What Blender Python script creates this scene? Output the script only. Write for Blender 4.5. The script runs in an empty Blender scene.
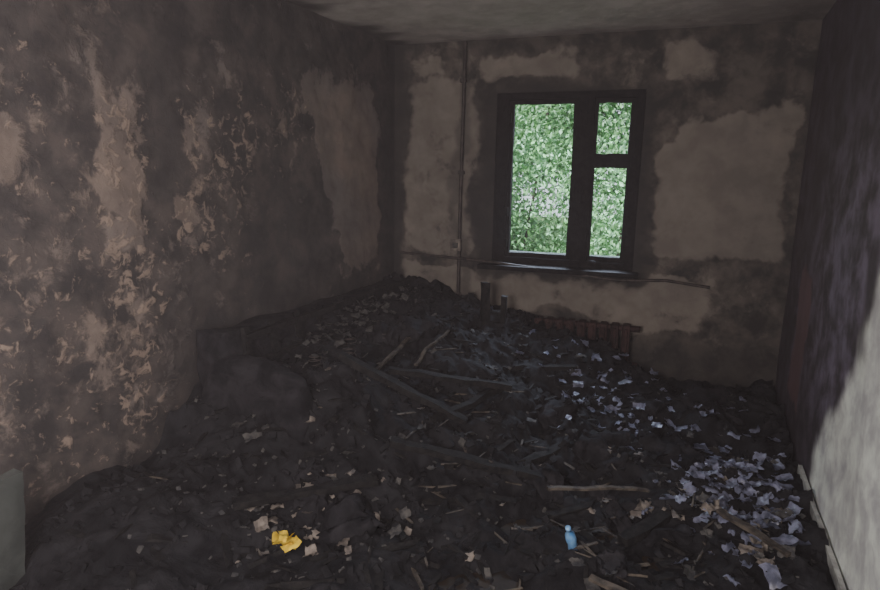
import bpy, bmesh, math, random
from mathutils import Vector, Matrix, noise, Euler
random.seed(7)
scene=bpy.context.scene
COL=bpy.context.collection
CEIL=2.594; YB=4.7; YF=-0.9
def lx(y): return -2.04-.115*(YB-y)      # left wall plane (room is slightly out of square)
def rx(y): return .95-.067*(YB-y)        # right wall plane

def S(a,b,x):
    t=(x-a)/(b-a); t=max(0,min(1,t)); return t*t*(3-2*t)
def link(o): COL.objects.link(o); return o
def mesh_obj(name,verts,faces,mat=None,smooth=False):
    me=bpy.data.meshes.new(name); me.from_pydata(verts,[],faces); me.update()
    if smooth:
        for p in me.polygons: p.use_smooth=True
    o=bpy.data.objects.new(name,me); link(o)
    if mat: me.materials.append(mat)
    return o
def empty(name,loc=(0,0,0)):
    o=bpy.data.objects.new(name,None); o.location=loc; link(o); return o

# ---------------------------------------------------------------- materials
def newmat(name):
    m=bpy.data.materials.new(name); m.use_nodes=True
    nt=m.node_tree; nt.nodes.clear()
    out=nt.nodes.new('ShaderNodeOutputMaterial'); b=nt.nodes.new('ShaderNodeBsdfPrincipled')
    nt.links.new(b.outputs[0],out.inputs[0]); return m,nt,b
def noise_tex(nt,scale,detail=6,rough=.6,dist=0,off=None):
    g=nt.nodes.new('ShaderNodeNewGeometry'); n=nt.nodes.new('ShaderNodeTexNoise')
    n.inputs['Scale'].default_value=scale; n.inputs['Detail'].default_value=detail
    n.inputs['Roughness'].default_value=rough; n.inputs['Distortion'].default_value=dist
    if off:
        v=nt.nodes.new('ShaderNodeVectorMath'); v.operation='ADD'; v.inputs[1].default_value=off
        nt.links.new(g.outputs['Position'],v.inputs[0]); nt.links.new(v.outputs[0],n.inputs['Vector'])
    else: nt.links.new(g.outputs['Position'],n.inputs['Vector'])
    return n.outputs['Fac']
def M(nt,op,a,b=None,c=None):
    n=nt.nodes.new('ShaderNodeMath'); n.operation=op
    for i,v in enumerate((a,b,c)):
        if v is None: continue
        if isinstance(v,(int,float)): n.inputs[i].default_value=v
        else: nt.links.new(v,n.inputs[i])
    return n.outputs[0]
def MR(nt,v,a,b,c=0,d=1):
    n=nt.nodes.new('ShaderNodeMapRange'); n.interpolation_type='SMOOTHSTEP'
    n.inputs[1].default_value=a;n.inputs[2].default_value=b;n.inputs[3].default_value=c;n.inputs[4].default_value=d
    nt.links.new(v,n.inputs[0]); return n.outputs[0]
def MIX(nt,f,a,b,mode='MIX'):
    n=nt.nodes.new('ShaderNodeMix'); n.data_type='RGBA'; n.blend_type=mode
    if isinstance(f,(int,float)): n.inputs[0].default_value=f
    else: nt.links.new(f,n.inputs[0])
    for i,v in ((6,a),(7,b)):
        if isinstance(v,tuple): n.inputs[i].default_value=(*v,1)
        else: nt.links.new(v,n.inputs[i])
    return n.outputs[2]
def BUMP(nt,b,h,strength=.4,dist=.02):
    n=nt.nodes.new('ShaderNodeBump'); n.inputs['Strength'].default_value=strength; n.inputs['Distance'].default_value=dist
    nt.links.new(h,n.inputs['Height']); nt.links.new(n.outputs[0],b.inputs['Normal'])

def sooty_wall(name,dark,mid,plaster,plaster2,fleck,rough=.85,k=1.1,k2=1.0,w=.05,s1=3.2,s2=11,bump=.5):
    """attribute 'soot': R = surviving plaster and painted ceiling bounce, G = peeled flecks, B = soft soot film"""
    m,nt,b=newmat(name)
    at=nt.nodes.new('ShaderNodeAttribute'); at.attribute_name='soot'
    sp=nt.nodes.new('ShaderNodeSeparateColor'); nt.links.new(at.outputs['Color'],sp.inputs[0])
    n1=noise_tex(nt,s1,9,.66,.3); n2=noise_tex(nt,s2,8,.65,.5,(3,7,1)); n3=noise_tex(nt,1.3,4,.5,0,(9,2,4)); n4=noise_tex(nt,6,5,.6,.2,(1,2,14))
    e=M(nt,'ADD',sp.outputs[0],M(nt,'MULTIPLY',M(nt,'SUBTRACT',n1,.5),k))
    mask=MR(nt,e,.5-w,.5+w)
    fl=MR(nt,M(nt,'ADD',sp.outputs[1],M(nt,'MULTIPLY',M(nt,'SUBTRACT',n2,.5),k2*2.2)),.56,.80)
    basec=MIX(nt,MR(nt,n4,.35,.68),dark,mid)
    pl=MIX(nt,MR(nt,n3,.35,.65),plaster,plaster2)
    pl=MIX(nt,MR(nt,n4,.3,.7,.6,0),pl,mid)
    c=MIX(nt,mask,basec,pl); c=MIX(nt,M(nt,'MULTIPLY',fl,.8),c,fleck)
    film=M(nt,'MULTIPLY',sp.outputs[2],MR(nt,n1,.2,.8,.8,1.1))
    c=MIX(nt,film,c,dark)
    nt.links.new(c,b.inputs['Base Color']); b.inputs['Roughness'].default_value=rough
    h=M(nt,'ADD',M(nt,'MULTIPLY',mask,.5),M(nt,'ADD',M(nt,'MULTIPLY',fl,.5),M(nt,'MULTIPLY',n2,.6)))
    BUMP(nt,b,h,bump,.02); return m
def simple(name,c1,c2,scale=12,rough=.8,metal=0,bump=.4,lo=.35,hi=.65,bd=.01,spec=.5):
    m,nt,b=newmat(name); n=noise_tex(nt,scale,7,.6,.4)
    nt.links.new(MIX(nt,MR(nt,n,lo,hi),c1,c2),b.inputs['Base Color'])
    b.inputs['Roughness'].default_value=rough; b.inputs['Metallic'].default_value=metal
    b.inputs['Specular IOR Level'].default_value=spec
    BUMP(nt,b,n,bump,bd); return m

m_left=sooty_wall('sooty_plaster_left',(.021,.018,.019),(.070,.057,.053),(.18,.14,.118),(.14,.12,.114),(.275,.21,.17),k=1.9,w=.12,s1=6.5,s2=17,k2=1.1)
m_back=sooty_wall('sooty_plaster_back',(.016,.014,.014),(.092,.077,.067),(.205,.178,.153),(.17,.15,.132),(.23,.195,.17),k=1.4,k2=.6,w=.17,s1=5)
m_right=sooty_wall('sooty_hazed_plaster_right',(.036,.028,.036),(.18,.155,.225),(.90,.97,.90),(.84,.90,.84),(.19,.10,.11),rough=.6,k=.5,k2=.4,w=.30,bump=.25)  # soot over white plaster, lavender mid tone is painted haze
m_ceil=sooty_wall('sooty_ceiling_bounce',(.040,.033,.032),(.22,.20,.188),(.50,.46,.44),(.42,.39,.37),(.24,.22,.2),k=.9,k2=.3,w=.3,s1=2)  # sooty ceiling, pale tones also carry painted daylight bounce
m_char=simple('charred_debris',(.003,.003,.0045),(.015,.015,.018),7,.85,0,.9,bd=.03,spec=.15)
m_char2=simple('charred_wood',(.005,.005,.006),(.016,.015,.015),30,.8,0,.8,spec=.12)
m_ash=simple('ash_grey',(.025,.025,.028),(.080,.077,.074),25,.8,spec=.2)
m_frame=simple('burnt_window_wood',(.0025,.002,.003),(.009,.008,.009),22,.7,0,.7,spec=.15)
m_sill=simple('sooty_sill',(.05,.05,.06),(.12,.13,.16),9,.3)
m_floor=simple('wet_charred_floor',(.010,.007,.005),(.032,.022,.014),6,.65,0,.8,spec=.2)
m_paper=simple('singed_paper',(.06,.05,.045),(.22,.19,.165),14,.8)
m_plank=simple('scorched_timber',(.022,.018,.016),(.09,.076,.062),20,.7,spec=.2)
m_blue=simple('glint_blue_scraps',(.04,.045,.075),(.19,.20,.29),16,.4)  # bluish window glints painted into the colour of the scraps
m_yel=simple('yellow_cloth',(.50,.34,.02),(.72,.52,.05),16,.7)
m_bl=simple('blue_plastic',(.05,.20,.50),(.20,.38,.62),16,.4)
m_rad=simple('burnt_radiator_paint',(.020,.010,.010),(.055,.027,.026),14,.7,.2,spec=.2)
m_pipe=simple('rusty_pipe',(.02,.016,.016),(.055,.042,.038),22,.6,.2)
m_sofa=simple('charred_upholstery',(.006,.006,.008),(.022,.021,.025),8,.9,0,1,bd=.03,spec=.12)
m_white=simple('dirty_skirting',(.16,.16,.155),(.40,.41,.39),8,.6)
m_board=simple('sooty_plasterboard',(.03,.036,.034),(.062,.070,.066),7,.8)

# ---------------------------------------------------------------- room shell
def frange(a,b,n): return [a+(b-a)*i/n for i in range(n+1)]
def grid(name,us,vs,pos,mask,mat,hole=None):
    verts=[];cols=[]
    for v in vs:
        for u in us:
            verts.append(Vector(pos(u,v)))
            q=Vector((u,v,len(name)))
            wv=noise.noise_vector(q*2.3)*.10+noise.noise_vector(q*7)*.05+noise.noise_vector(q*19)*.025
            cols.append(mask(u+wv.x,v+wv.y))
    nu=len(us);faces=[]
    for j in range(len(vs)-1):
        for i in range(nu-1):
            if hole and hole((us[i]+us[i+1])/2,(vs[j]+vs[j+1])/2): continue
            a=j*nu+i; faces.append((a,a+1,a+nu+1,a+nu))
    o=mesh_obj(name,verts,faces,mat,True)
    ca=o.data.color_attributes.new('soot','FLOAT_COLOR','POINT')
    for i,c in enumerate(cols): ca.data[i].color=(max(0,min(1,c[0])),max(0,min(1,c[1])),max(0,min(1,c[2])),1)
    return o
def blob(u,v,cu,cv,ru,rv,soft=.35):
    d=math.sqrt(((u-cu)/ru)**2+((v-cv)/rv)**2); return 1-S(1-soft,1+soft,d)
def rect(u,v,a,b,c,d,s=.08):
    return S(a-s,a+s,u)*(1-S(b-s,b+s,u))*S(c-s,c+s,v)*(1-S(d-s,d+s,v))

def mask_left(y,z):
    body=(1-S(3.2,3.7,y))*(1-S(1.95,2.2,z))
    R=.22+.12*body; G=.10+.24*body; B=.0
    edge=3.55+ (1.9-z)*.42
    sm=S(edge-.06,edge+.10,y)*(1-S(4.36,4.56,y))*S(.75,.95,z)*(1-S(2.0,2.45,z)); R=max(R,.95*sm); G*=1-sm
    R=max(R,.68*rect(y,z,2.06,2.36,1.20,2.08,.08)); G=max(G,.58*rect(y,z,2.05,2.4,.2,2.0,.12))
    R=max(R,.55*rect(y,z,2.5,2.8,1.2,1.9,.1)); G=max(G,.54*rect(y,z,2.45,3.15,.95,1.95,.15))
    R=max(R,.56*rect(y,z,1.2,1.85,1.4,2.0,.15)); G=max(G,.42*rect(y,z,.8,2.45,.1,1.5,.2))
    G=max(G,.48*rect(y,z,3.3,3.6,1.7,2.3,.1)); R=max(R,.50*rect(y,z,1.9,2.35,.3,1.1,.15))
    dk=max(rect(y,z,2.40,2.54,1.4,2.3,.08),rect(y,z,2.85,3.7,.6,1.5,.25)*.55,S(4.40,4.6,y),rect(y,z,2.5,2.7,.6,1.05,.1)*.7)
    R*=1-.8*dk; G*=1-.7*dk; B=max(B,.7*dk)
    top=S(2.0,2.4,z); G*=1-.8*top
    R=max(R,.46*top*(1-S(2.0,2.9,y))); B=max(B,.35*top)
    low=1-S(.30,.95,z-(.12 if y>2.4 else -.25)); B=max(B,low*.85*S(2.3,2.6,y)); 
    return (R,G,B)
def mask_back(x,z):
    R=.30;G=.14;B=0
    R=max(R,.70*rect(x,z,-1.95,-1.27,.95,2.32,.08))
    R=max(R,.68*rect(x,z,-1.3,-.62,2.28,2.50,.06),.6*rect(x,z,-1.9,-1.62,2.32,2.46,.04),.66*rect(x,z,.06,.38,2.25,2.5,.05))
    ul=S(-.05,.35,x)*.25
    R=max(R,.80*rect(x,z,.0,.88,1.0,1.80+ul,.08))
    low=.50+.05*math.sin(x*7)-.12*S(-.4,.3,x)+.1*S(-1.2,-1.9,x)
    R=max(R,.74*S(low-.05,low+.05,z)*(1-S(.84,.9,z))*S(-2.0,-1.9,x)*(1-S(.25,.55,x+ (z-.5)*-.3)))
    ring=rect(x,z,-1.34,.01,.78,2.26,.07); R*=1-.85*ring; B=max(B,.92*ring)
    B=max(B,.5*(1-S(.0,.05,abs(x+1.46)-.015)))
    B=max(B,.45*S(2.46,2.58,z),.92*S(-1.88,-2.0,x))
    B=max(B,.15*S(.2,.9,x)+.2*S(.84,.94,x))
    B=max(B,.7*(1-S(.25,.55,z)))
    return (R,G,B)
def mask_right(y,z):
    b=3.24-.62*S(0,1.30,z)-.08*z
    dirty=max(S(b-.12,b+.20,y), S(1.15,1.60,z+.1*(y-2.5)))
    R=.98*(1-dirty)
    lav_haze=rect(y,z,2.2,3.8,.45,1.75,.32)  # lavender zone: haze painted into the wall colour
    B=dirty*(.80-.74*lav_haze)
    B=max(B,rect(y,z,2.60,2.74,.85,1.35,.07)*.85)
    pink=rect(y,z,3.75,4.25,.25,1.05,.08); G=.9*pink; B=B*(1-.6*pink)
    return (R,G,B)
def mask_ceil(x,y):
    R=.45+.48*blob(x,y,-.7,4.0,1.4,1.3,.6); B=0  # brighter blob: daylight bounce near the window painted into the ceiling
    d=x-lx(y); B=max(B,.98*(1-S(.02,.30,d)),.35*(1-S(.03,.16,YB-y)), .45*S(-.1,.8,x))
    return (R,.1,B)

us=frange(YF,YB+.08,320); vs=frange(0,CEIL+.03,160)
def pos_left(y,z):
    d=.014*noise.fractal(Vector((y*3,z*3,1)),.8,2,5)
    return (lx(y)+d*S(YB,YB-.1,y),y,z)
grid('wall_left',us,vs,pos_left,mask_left,m_left)
grid('wall_right',frange(YF,YB+.08,160),frange(0,CEIL+.03,80),lambda y,z:(rx(y)+.006*noise.fractal(Vector((y*2,z*2,5)),.8,2,3),y,z),mask_right,m_right)
WX0,WX1,WZ0,WZ1=-1.18,-.09,.87,2.20
def with_stops(a,b,n,stops):
    l=[v for v in frange(a,b,n) if all(abs(v-s)>.008 for s in stops)]+list(stops); return sorted(l)
grid('wall_back',with_stops(-2.14,1.05,230,(WX0,WX1)),with_stops(0,CEIL+.03,190,(WZ0,WZ1)),
  lambda x,z:(x,YB,z),mask_back,m_back,hole=lambda x,z:WX0<x<WX1 and WZ0<z<WZ1)
mesh_obj('floor',[(lx(YF)-.05,YF,0),(rx(YF)+.05,YF,0),(1,YB+.05,0),(-2.1,YB+.05,0)],[(0,1,2,3)],m_floor)
def ceil_pos(u,y): 
    x=lx(y)-.05+(rx(y)-lx(y)+.1)*u; return (x,y,CEIL)
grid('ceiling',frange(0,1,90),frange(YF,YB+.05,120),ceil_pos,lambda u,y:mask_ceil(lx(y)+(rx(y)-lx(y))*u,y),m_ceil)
mesh_obj('wall_front',[(lx(YF),YF,0),(rx(YF),YF,0),(rx(YF),YF,CEIL),(lx(YF),YF,CEIL)],[(0,1,2,3)],m_plank)

# ---------------------------------------------------------------- generic solids
def box(bm,c,s,rot=None,jit=0,cuts=0,amp=0,fr=6,taper=0):
    tb=bmesh.new(); bmesh.ops.create_cube(tb,size=1)
    if cuts: bmesh.ops.subdivide_edges(tb,edges=list(tb.edges),cuts=cuts,use_grid_fill=True)
    Mx=Matrix.Translation(c)@(rot.to_matrix().to_4x4() if rot else Matrix())@Matrix.Diagonal((*s,1))
    for v in tb.verts:
        if taper:   # round the block off
            k=1-taper*(abs(v.co.x*2)**3*abs(v.co.z*2)**3+abs(v.co.y*2)**3*abs(v.co.z*2)**3+abs(v.co.x*2)**3*abs(v.co.y*2)**3)/3
            v.co*=k
        v.co=Mx@v.co
        if jit: v.co+=Vector([random.uniform(-jit,jit) for _ in range(3)])
        if amp: v.co+=noise.noise_vector(v.co*fr)*amp+noise.noise_vector(v.co*fr*3.1)*amp*.4
    me=bpy.data.meshes.new('tmp'); tb.to_mesh(me); tb.free(); bm.from_mesh(me); bpy.data.meshes.remove(me)
def fin(bm,name,mat,parent=None,bevel=0,smooth=False):
    me=bpy.data.meshes.new(name); bm.to_mesh(me); bm.free(); me.materials.append(mat)
    if smooth:
        for p_ in me.polygons: p_.use_smooth=True
    o=bpy.data.objects.new(name,me); link(o)
    if bevel:
        md=o.modifiers.new('bevel','BEVEL'); md.width=bevel; md.segments=2; md.limit_method='ANGLE'
    if parent: o.parent=parent
    return o

# ---------------------------------------------------------------- window
win=empty('window_1')
bm=bmesh.new()   # reveal (thick outer wall)
t=.06
for c,s in (((WX0-t/2,YB+.22,(WZ0+WZ1)/2),(t,.42,WZ1-WZ0+2*t)),((WX1+t/2,YB+.22,(WZ0+WZ1)/2),(t,.42,WZ1-WZ0+2*t)),
            (((WX0+WX1)/2,YB+.22,WZ1+t/2),(WX1-WX0,.42,t)),(((WX0+WX1)/2,YB+.22,WZ0-t/2),(WX1-WX0,.42,t))):
    box(bm,Vector(c),s)
fin(bm,'reveal',m_frame,win)
yf=YB+.07
bm=bmesh.new()
def fr(x0,x1,z0,z1,d=.07,y=yf): box(bm,Vector(((x0+x1)/2,y,(z0+z1)/2)),(x1-x0,d,z1-z0),cuts=5,amp=.008,fr=14)
fr(WX0,-1.085,WZ0,WZ1,.1); fr(-.155,WX1,WZ0,WZ1,.1); fr(-1.1,-.14,2.15,WZ1,.1); fr(-1.1,-.14,WZ0,.94,.1); fr(-.565,-.445,.93,2.16,.1)
fin(bm,'outer_frame',m_frame,win)
bm=bmesh.new()
fr(-1.09,-1.055,.94,2.15,.05); fr(-.595,-.555,.94,2.15,.05); fr(-1.07,-.57,2.12,2.15,.05); fr(-1.07,-.57,.94,.975,.05)
fin(bm,'left_casement',m_frame,win)
bm=bmesh.new()
fr(-.455,-.42,.94,2.15,.05); fr(-.19,-.15,.94,2.15,.05); fr(-.44,-.17,2.12,2.15,.05); fr(-.44,-.17,.94,.975,.05); fr(-.45,-.16,1.65,1.75,.07)
fin(bm,'right_casement',m_frame,win)
bm=bmesh.new()
box(bm,Vector((-.66,YB-.03,.865)),(1.22,.16,.035),cuts=6,amp=.006)
fin(bm,'window_sill',m_frame,win)
bm=bmesh.new(); box(bm,Vector((-.66,YB+.28,.945)),(1.02,.26,.02),Euler((-.06,0,0)),cuts=3,amp=.004)
fin(bm,'metal_drip_ledge',m_sill,win)
bm=bmesh.new()
for z in (1.05,2.02,1.3):
    box(bm,Vector((-1.075,yf-.05,z)),(.018,.03,.07)); 
box(bm,Vector((-.505,yf-.06,1.45)),(.02,.03,.12)); box(bm,Vector((-.505,yf-.09,1.42)),(.015,.015,.09))
fin(bm,'hinges_and_handle',m_frame,win,.003)

# ---------------------------------------------------------------- pipes
def tube(name,pts,r,mat,parent=None):
    cu=bpy.data.curves.new(name,'CURVE'); cu.dimensions='3D'; cu.bevel_depth=r; cu.bevel_resolution=3
    sp=cu.splines.new('POLY'); sp.points.add(len(pts)-1)
    for i,q in enumerate(pts): sp.points[i].co=(*q,1)
    o=bpy.data.objects.new(name,cu); link(o); cu.materials.append(mat)
    if parent: o.parent=parent
    return o
hp=empty('heating_pipe')
tube('riser',[(-1.45,YB-.03,0.02),(-1.45,YB-.03,1.4),(-1.44,YB-.03,2.3),(-1.44,YB-.02,CEIL-.01)],.014,m_pipe,hp)
tube('run',[(-1.98,YB-.035,.93),(-1.2,YB-.035,.90),(-.2,YB-.12,.83),(.15,YB-.035,.84),(.45,YB-.035,.81)],.011,m_pipe,hp)
bm=bmesh.new()
for z in (.6,1.6,2.3): box(bm,Vector((-1.45,YB-.02,z)),(.05,.04,.03))
fin(bm,'brackets',m_pipe,hp,.004)
es=empty('electrical_socket')
bm=bmesh.new(); box(bm,Vector((-1.47,YB-.06,1.02)),(.085,.03,.1),cuts=2,amp=.004)
fin(bm,'plate',m_paper,es,.006)
bm=bmesh.new(); box(bm,Vector((-1.47,YB-.08,1.02)),(.045,.02,.045)); fin(bm,'insert',m_ash,es,.006)

# radiator
rad=empty('radiator')
bm=bmesh.new()
for i in range(12):
    x=-1.0+i*.082
    box(bm,Vector((x,YB-.11,.33)),(.06,.11,.34))
    box(bm,Vector((x,YB-.17,.33)),(.028,.03,.30))
fin(bm,'sections',m_rad,rad,.012)
tube('top_header',[(-1.08,YB-.11,.47),(0,YB-.11,.47)],.024,m_rad,rad)
tube('bottom_header',[(-1.08,YB-.11,.19),(0,YB-.11,.19)],.024,m_rad,rad)
tube('feed',[(-1.45,YB-.05,.47),(-1.2,YB-.09,.47),(-1.08,YB-.11,.47)],.012,m_pipe,rad)

# ---------------------------------------------------------------- debris terrain
def H0(x,y):
    h=.05+.30*S(-.8,-1.6,x)*S(2.2,3.0,y)+.12*S(-1.3,-2.0,x)*S(1.3,1.8,y)
    h+=.28*S(3.7,4.5,y)*S(.5,-.5,x)*(1-.45*S(-.8,-1.6,x))
    h+=.10*S(-.2,-.9,x)*S(2.2,2.8,y)
    h+=.16*math.exp(-((x+1.15)/.5)**2-((y-3.75)/.65)**2)
    h+=.14*math.exp(-((x+1.45)/.35)**2-((y-2.55)/.35)**2)
    h+=.06*S(.3,.75,x)
    h-=.16*math.exp(-((x+.45)/.35)**2-((y-1.85)/.22)**2)
    return h
def H(x,y):
    P=Vector((x,y,0))
    a=noise.fractal(P*1.8,.8,2,5)
    b=noise.ridged_multi_fractal(P*3.0+Vector((3,1,2)),.9,2.1,4,1,2)
    c=noise.noise(P*22)
    amp=.45+.55*S(1.8,2.4,y)
    return max(-.02,H0(x,y)+(.10*a+.055*(b-1.0)+.012*c)*amp)
heap_parts=[]
nx,ny=300,360
verts=[];faces=[]
for j in range(ny+1):
    y=.6+(YB-.02-.6)*j/ny
    for i in range(nx+1):
        x0=lx(y)+.02;x1=rx(y)-.02; x=x0+(x1-x0)*i/nx
        P=Vector((x*16,y*16,0)); o=noise.noise_vector(P)*.008
        verts.append((min(max(x+o.x,x0),x1),min(y+o.y,YB-.02),H(x,y)))
for j in range(ny):
    for i in range(nx):
        a=j*(nx+1)+i; faces.append((a,a+1,a+nx+2,a+nx+1))
heap_parts.append(mesh_obj('debris_heap',verts,faces,m_char,True))

# ---------------------------------------------------------------- burnt sofa along the left wall
sofa=empty('burnt_sofa')
ang=math.atan(.115)   # follows the wall
def sx(y,off): return lx(y)+off
R_=Euler((0,0,-ang))
bm=bmesh.new()
box(bm,Vector((sx(3.55,.13),3.55,.47)),(.17,2.1,.48),R_,cuts=20,amp=.04,fr=4)
fin(bm,'backrest',m_sofa,sofa,smooth=True)
bm=bmesh.new()
for yy in (2.95,3.6,4.2):
    box(bm,Vector((sx(yy,.50),yy,.39)),(.66,.66,.19),R_,cuts=14,amp=.09,fr=3.2,taper=.35)
fin(bm,'seat_cushions',m_sofa,sofa,smooth=True)
bm=bmesh.new()
for yy in (2.52,4.57):
    box(bm,Vector((sx(yy,.42),yy,.31)),(.70,.15,.56),R_,cuts=14,amp=.045,fr=4,taper=.25)
fin(bm,'armrests',m_sofa,sofa,smooth=True)
bm=bmesh.new()
box(bm,Vector((sx(3.5,.86),3.5,.30)),(.035,2.0,.12),R_,cuts=8,amp=.012,fr=6)
for k in range(9):
    yy=2.65+k*.22; box(bm,Vector((sx(yy,.26),yy,.58+random.uniform(-.03,.05))),(.02,.05,.32),Euler((random.uniform(-.1,.1),-.15,-ang)),jit=.004)
box(bm,Vector((sx(3.6,.26),3.6,.71)),(.03,1.95,.035),Euler((.03,0,-ang)),cuts=6,amp=.010)
box(bm,Vector((sx(3.6,.28),3.6,.55)),(.03,1.9,.035),Euler((.02,0,-ang)),cuts=6,amp=.010)
fin(bm,'timber_frame',m_char2,sofa)
cu=bpy.data.curves.new('springs','CURVE'); cu.dimensions='3D'; cu.bevel_depth=.003
for k in range(9):
    yy=2.8+.2*k; cx=sx(yy,.55+.12*(k%2)); sp=cu.splines.new('POLY'); n=60; sp.points.add(n-1)
    tl=random.uniform(-.3,.3)
    for i in range(n):
        a=i/n*math.tau*5; z=i/n*.12
        sp.points[i].co=(cx+.035*math.cos(a)+tl*z,yy+.035*math.sin(a),.46+z,1)
so=bpy.data.objects.new('springs',cu); link(so); cu.materials.append(m_pipe); so.parent=sofa

# ---------------------------------------------------------------- scattered rubble
def scatter(name,mat,n,area,size,flat=.35,long=1,dz=.0,tilt=.6):
    V=[];Fc=[]
    for k in range(n):
        x,y=area(); mg=.06 if long<2 else .2
        if y<.6 or y>4.64-mg or x<lx(y)+mg or x>rx(y)-mg: continue
        s=random.uniform(*size); 
        a,b,c=s*random.uniform(.6,1.2)*long,s*random.uniform(.5,1),s*flat*random.uniform(.5,1.3)
        E=Euler((random.gauss(0,tilt),random.gauss(0,tilt if long<2 else tilt*.4),random.uniform(0,6.28))).to_matrix()
        base=len(V); z=max(.0,H(x,y))+c*.2+dz
        for sx_,sy_,sz_ in ((-1,-1,-1),(1,-1,-1),(1,1,-1),(-1,1,-1),(-1,-1,1),(1,-1,1),(1,1,1),(-1,1,1)):
            q=Vector((sx_*a*random.uniform(.55,1.1),sy_*b*random.uniform(.55,1.1),sz_*c*random.uniform(.5,1)))*.5
            q=E@q; V.append((x+q.x,y+q.y,z+q.z))
        for f_ in ((0,3,2,1),(4,5,6,7),(0,1,5,4),(1,2,6,5),(2,3,7,6),(3,0,4,7)): Fc.append(tuple(base+i for i in f_))
    o=mesh_obj(name,V,Fc,mat); heap_parts.append(o); return o
def uni(x0,x1,y0,y1): return lambda:(random.uniform(x0,x1),random.uniform(y0,y1))
def gau(cx,cy,sx_,sy_): return lambda:(random.gauss(cx,sx_),random.gauss(cy,sy_))
def multi(*fs): return lambda:random.choice(fs)()
scatter('charcoal_rubble',m_char,2600,uni(-2.4,.95,1.2,4.6),(.015,.065),.5)
scatter('charred_timber_pieces',m_char2,420,uni(-2.2,.9,1.4,4.6),(.02,.045),.4,long=6,tilt=.4)
scatter('ash_fragments',m_ash,650,multi(uni(-2.2,.9,1.6,4.4),gau(.2,3.0,.5,.5),gau(-1.3,2.2,.5,.3)),(.008,.03),.4)
scatter('scorched_slats',m_plank,95,multi(uni(-2.0,.8,1.9,3.2),gau(-.2,2.5,.5,.3),gau(-1.2,3.2,.3,.4),gau(-.5,2.3,.4,.3)),(.009,.017),.5,long=9,tilt=.25,dz=.02)
bm=bmesh.new()
for k in range(22):
    x=random.uniform(-1.6,.6); y=random.uniform(2.1,4.2); s=random.uniform(.10,.22)
    box(bm,Vector((x,y,H(x,y)+s*.02)),(s*1.3,s,s*.5),Euler((random.uniform(-.4,.4),random.uniform(-.4,.4),random.uniform(0,3))),cuts=9,amp=s*.45,fr=1.6/s,taper=.5)
heap_parts.append(fin(bm,'burnt_lumps',m_sofa,smooth=True))

def sheets(name,mat,n,area,size,curl=1.2,dz=.01,seg=5):
    V=[];Fc=[]
    for k in range(n):
        x,y=area()
        if y>4.55 or x<lx(y)+.1 or x>rx(y)-.1: continue
        w=random.uniform(*size); l=w*random.uniform(.6,1.7); c=random.uniform(-curl,curl); sd=Vector((random.uniform(0,99),k,0))
        E=Euler((random.gauss(0,.35),random.gauss(0,.35),random.uniform(0,6.28))).to_matrix()
        z=H(x,y)+dz+.2*w; base=len(V)
        for j in range(seg+1):
            for i in range(seg+1):
                a=i/seg-.5; b=j/seg-.5
                nv=noise.noise_vector(sd+Vector((a*3,b*3,0)))
                q=Vector((a*w*(1+.3*nv.x)+nv.y*w*.15,b*l*(1+.3*nv.y),c*w*a*a+nv.z*w*.35))
                q=E@q; V.append((x+q.x,y+q.y,max(.01,z+q.z)))
        for j in range(seg):
            for i in range(seg):
                a=base+j*(seg+1)+i; Fc.append((a,a+1,a+seg+2,a+seg+1))
    return mesh_obj(name,V,Fc,mat,True)
heap_parts.append(sheets('plaster_flakes',m_ash,190,multi(uni(-2.0,.8,1.8,4.4),gau(-1.78,3.5,.08,.45)),(.02,.055),.5,.03))
sheets('singed_paper_scraps',m_paper,95,multi(gau(-1.25,2.12,.12,.14),gau(-1.38,2.15,.16,.14),gau(.15,2.7,.25,.05),gau(-.8,2.6,.8,.5),gau(.55,2.5,.10,.12),gau(.4,2.9,.2,.2)),(.018,.06))
sheets('bluish_glint_scraps',m_blue,440,multi(gau(.48,3.15,.15,.33),gau(.45,3.15,.15,.3),gau(-.1,4.0,.3,.22),gau(.55,2.8,.12,.25)),(.02,.06),1.0)  # scraps on the right, coloured with the window's bluish gleam
sheets('yellow_rag',m_yel,4,gau(-1.285,1.89,.012,.02),(.06,.075),1.0,.06,8)
def lathe(name,prof,mat,loc,rot,n=20):
    V=[];Fc=[]
    for r_,z in prof:
        for i in range(n):
            a=i/n*math.tau; V.append((r_*math.cos(a),r_*math.sin(a),z))
    for j in range(len(prof)-1):
        for i in range(n):
            k=(i+1)%n; Fc.append((j*n+i,j*n+k,(j+1)*n+k,(j+1)*n+i))
    o=mesh_obj(name,V,Fc,mat,True); o.location=loc; o.rotation_euler=rot; return o
lathe('crushed_blue_bottle',[(0,0),(.020,0),(.022,.01),(.018,.04),(.022,.07),(.02,.1),(.010,.12),(.009,.135),(.011,.136),(.011,.15),(0,.15)],m_bl,(-.186,2.27,H(-.186,2.29)+.0),(math.radians(25),math.radians(-15),.2))

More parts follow.
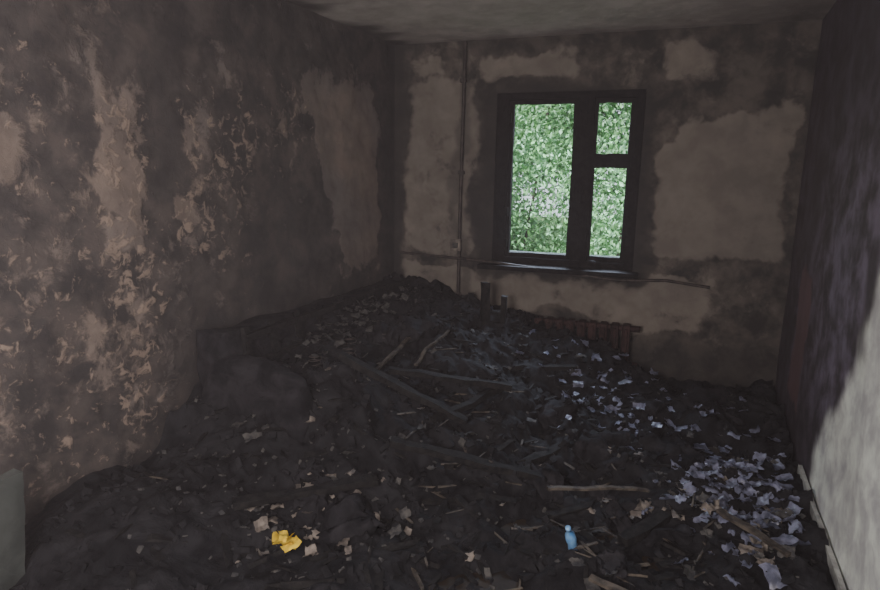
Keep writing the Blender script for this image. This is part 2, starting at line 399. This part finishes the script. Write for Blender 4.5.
def beams(name,mat,lst):
    bm=bmesh.new()
    for (a,b,w,h) in lst:
        A=Vector(a);B_=Vector(b);d=B_-A
        q=d.to_track_quat('X','Z').to_euler()
        box(bm,(A+B_)/2,(d.length,w,h),q,cuts=7,amp=.016,fr=7)
    return fin(bm,name,mat)
def hb(x0,y0,x1,y1,w,h,up=.03): return ((x0,y0,H(x0,y0)+up),(x1,y1,H(x1,y1)+up),w,h)
heap_parts.append(beams('burnt_battens',m_char2,[hb(-1.0,2.8,-.75,3.4,.04,.03),hb(-1.6,1.95,-1.1,2.35,.05,.03),hb(-.8,3.95,-.4,4.1,.04,.03),
  hb(-1.5,2.75,-.85,2.95,.07,.03,.05),hb(-1.35,3.05,-.7,3.35,.06,.03,.06),hb(-1.1,2.5,-.4,2.75,.06,.03,.05),hb(-.5,2.9,-.2,3.5,.05,.03,.05),hb(.0,2.4,.35,2.9,.05,.03,.04)]))
beams('scorched_laths',m_plank,[((-1.41,2.95,.46),(-1.36,3.85,.62),.022,.015),((-1.25,3.2,.46),(-1.18,3.6,.58),.02,.012),((.38,2.62,.17),(.60,2.40,.16),.035,.015),
  ((-.35,2.55,.17),(.1,2.72,.16),.02,.012),((-.1,2.05,.12),(.25,1.95,.1),.03,.015)])
beams('charred_post',m_char2,[((-1.1,4.25,.3),(-1.12,4.28,.80),.06,.05),((-1.0,4.3,.3),(-.97,4.3,.70),.04,.04)])
bpy.ops.object.select_all(action='DESELECT')
for o in heap_parts: o.select_set(True)
bpy.context.view_layer.objects.active=heap_parts[0]; bpy.ops.object.join()

bm=bmesh.new()
ry=math.atan(.067)
box(bm,Vector((rx(2.2)-.022,2.2,.10)),(.018,2.3,.045),Euler((0,0,-ry)),cuts=20,amp=.004,fr=5)
fin(bm,'baseboard_right',m_white)
bm=bmesh.new()
box(bm,Vector((-2.04,1.16,.27)),(.04,.42,.50),Euler((0,.12,.12)),cuts=8,amp=.010,fr=8)
fin(bm,'fallen_plasterboard',m_board)

# lingering smoke layer in the upper half of the room
m_s=bpy.data.materials.new('thin_smoke'); m_s.use_nodes=True; nt=m_s.node_tree; nt.nodes.clear()
out=nt.nodes.new('ShaderNodeOutputMaterial'); vs_=nt.nodes.new('ShaderNodeVolumeScatter')
vs_.inputs['Color'].default_value=(.92,.84,.90,1); vs_.inputs['Density'].default_value=.009; vs_.inputs['Anisotropy'].default_value=.0
nt.links.new(vs_.outputs[0],out.inputs['Volume'])
a0,a1=YF+.03,YB-.005
V=[(lx(a0)+.03,a0,1.1),(rx(a0)-.03,a0,1.1),(rx(a1)-.01,a1,1.1),(lx(a1)+.01,a1,1.1)]; V+=[(x,y,CEIL-.01) for x,y,z in V]
mesh_obj('smoke_haze',V,[(0,3,2,1),(4,5,6,7),(0,1,5,4),(1,2,6,5),(2,3,7,6),(3,0,4,7)],m_s)

# ---------------------------------------------------------------- outside
m,nt,b=newmat('leaf_green'); m_leaf=m
n1=noise_tex(nt,1.6,4,.6); n2=noise_tex(nt,7,3,.6)
c=MIX(nt,MR(nt,n1,.35,.65),(.09,.23,.07),(.20,.42,.17)); c=MIX(nt,MR(nt,n2,.40,.68,0,.8),c,(.42,.66,.46))
nt.links.new(c,b.inputs['Base Color']); b.inputs['Roughness'].default_value=.9; b.inputs['Specular IOR Level'].default_value=.1
V=[];Fc=[]
blobs=[(random.uniform(-4.2,1.4),random.uniform(7.4,8.7),random.uniform(.0,3.2),random.uniform(.35,.8)) for _ in range(44)]
blobs+=[(random.uniform(-5,1.8),random.uniform(9,11),random.uniform(-.2,4.4),random.uniform(.5,1.1)) for _ in range(100)]
for bx,by,bz,br in blobs:
    for k in range(800):
        d=Vector((random.gauss(0,1),random.gauss(0,1),random.gauss(0,1))).normalized()*br*random.uniform(.5,1.1)
        c_=Vector((bx,by,bz))+d; s=random.uniform(.015,.045)*(1.4 if by>9 else 1)
        E=Euler((random.uniform(-.7,.7)+.9,random.uniform(-.8,.8),random.uniform(0,6.28))).to_matrix()
        base=len(V)
        for q in ((0,-1,0),(.55,-.1,.08),(0,1,-.1),(-.55,-.1,.08)): V.append(c_+E@(Vector(q)*s))
        Fc.append((base,base+1,base+2,base+3))
mesh_obj('garden_foliage',V,Fc,m_leaf)
m_bark=simple('bark',(.04,.035,.03),(.10,.08,.065),12,.9)
tr=empty('garden_tree')
for i,(x0,x1,y) in enumerate(((-1.9,-1.5,8.9),(-.5,-.25,8.9))):
    tube('trunk_%d'%i,[(x0,y,-.5),((x0+x1)/2+.05,y,1.2),(x1,y,2.4),(x1+.2,y,4)],.02,m_bark,tr)
m_grass=simple('grass',(.05,.13,.03),(.16,.26,.1),9,.9)
mesh_obj('garden_ground',[(-14,5.2,-.3),(10,5.2,-.3),(10,16,.6),(-14,16,.6)],[(0,1,2,3)],m_grass)

# ---------------------------------------------------------------- light
w=bpy.data.worlds.new('world'); scene.world=w; w.use_nodes=True
bg=w.node_tree.nodes['Background']; bg.inputs[0].default_value=(.80,.92,1,1); bg.inputs[1].default_value=1.7
def look(o,tgt): o.rotation_euler=(Vector(tgt)-o.location).to_track_quat('-Z','Y').to_euler()
def area(name,loc,tgt,sz,e,col):
    l=bpy.data.lights.new(name,'AREA'); l.size=sz; l.energy=e; l.color=col
    o=bpy.data.objects.new(name,l); o.location=loc; link(o); look(o,tgt); return o
pl=bpy.data.lights.new('fill_light','POINT'); pl.energy=325; pl.shadow_soft_size=.45; pl.color=(1,.91,.865)  # unseen light added behind the camera as soft fill
po=bpy.data.objects.new('fill_light',pl); po.location=(-.7,-.3,1.5); link(po)
area('sky_glow',(-.7,6.4,3.4),(.35,3.1,.1),1.8,460,(.68,.80,1))
sl=bpy.data.lights.new('sun','SUN'); sl.energy=5.5; sl.angle=.04; sl.color=(1,.98,.93)
so_=bpy.data.objects.new('sun',sl); link(so_); so_.location=(0,-3,8); look(so_,(-1.5,6,0))

# ---------------------------------------------------------------- camera
yaw=math.radians(19);p=math.radians(11);r=math.radians(1)
fh=Vector((-math.sin(yaw),math.cos(yaw),0));rh=Vector((math.cos(yaw),math.sin(yaw),0));up=Vector((0,0,1))
f=fh*math.cos(p)-up*math.sin(p); u=fh*math.sin(p)+up*math.cos(p)
Rv=rh*math.cos(r)+u*math.sin(r); U=u*math.cos(r)-rh*math.sin(r)
cam=bpy.data.objects.new('camera',bpy.data.cameras.new('camera')); link(cam)
cam.data.lens=600/880*36; cam.data.clip_start=.02
Mx=Matrix((Rv,U,-f)).transposed().to_4x4(); Mx.translation=Vector((0,0,1.55)); cam.matrix_world=Mx
scene.camera=cam
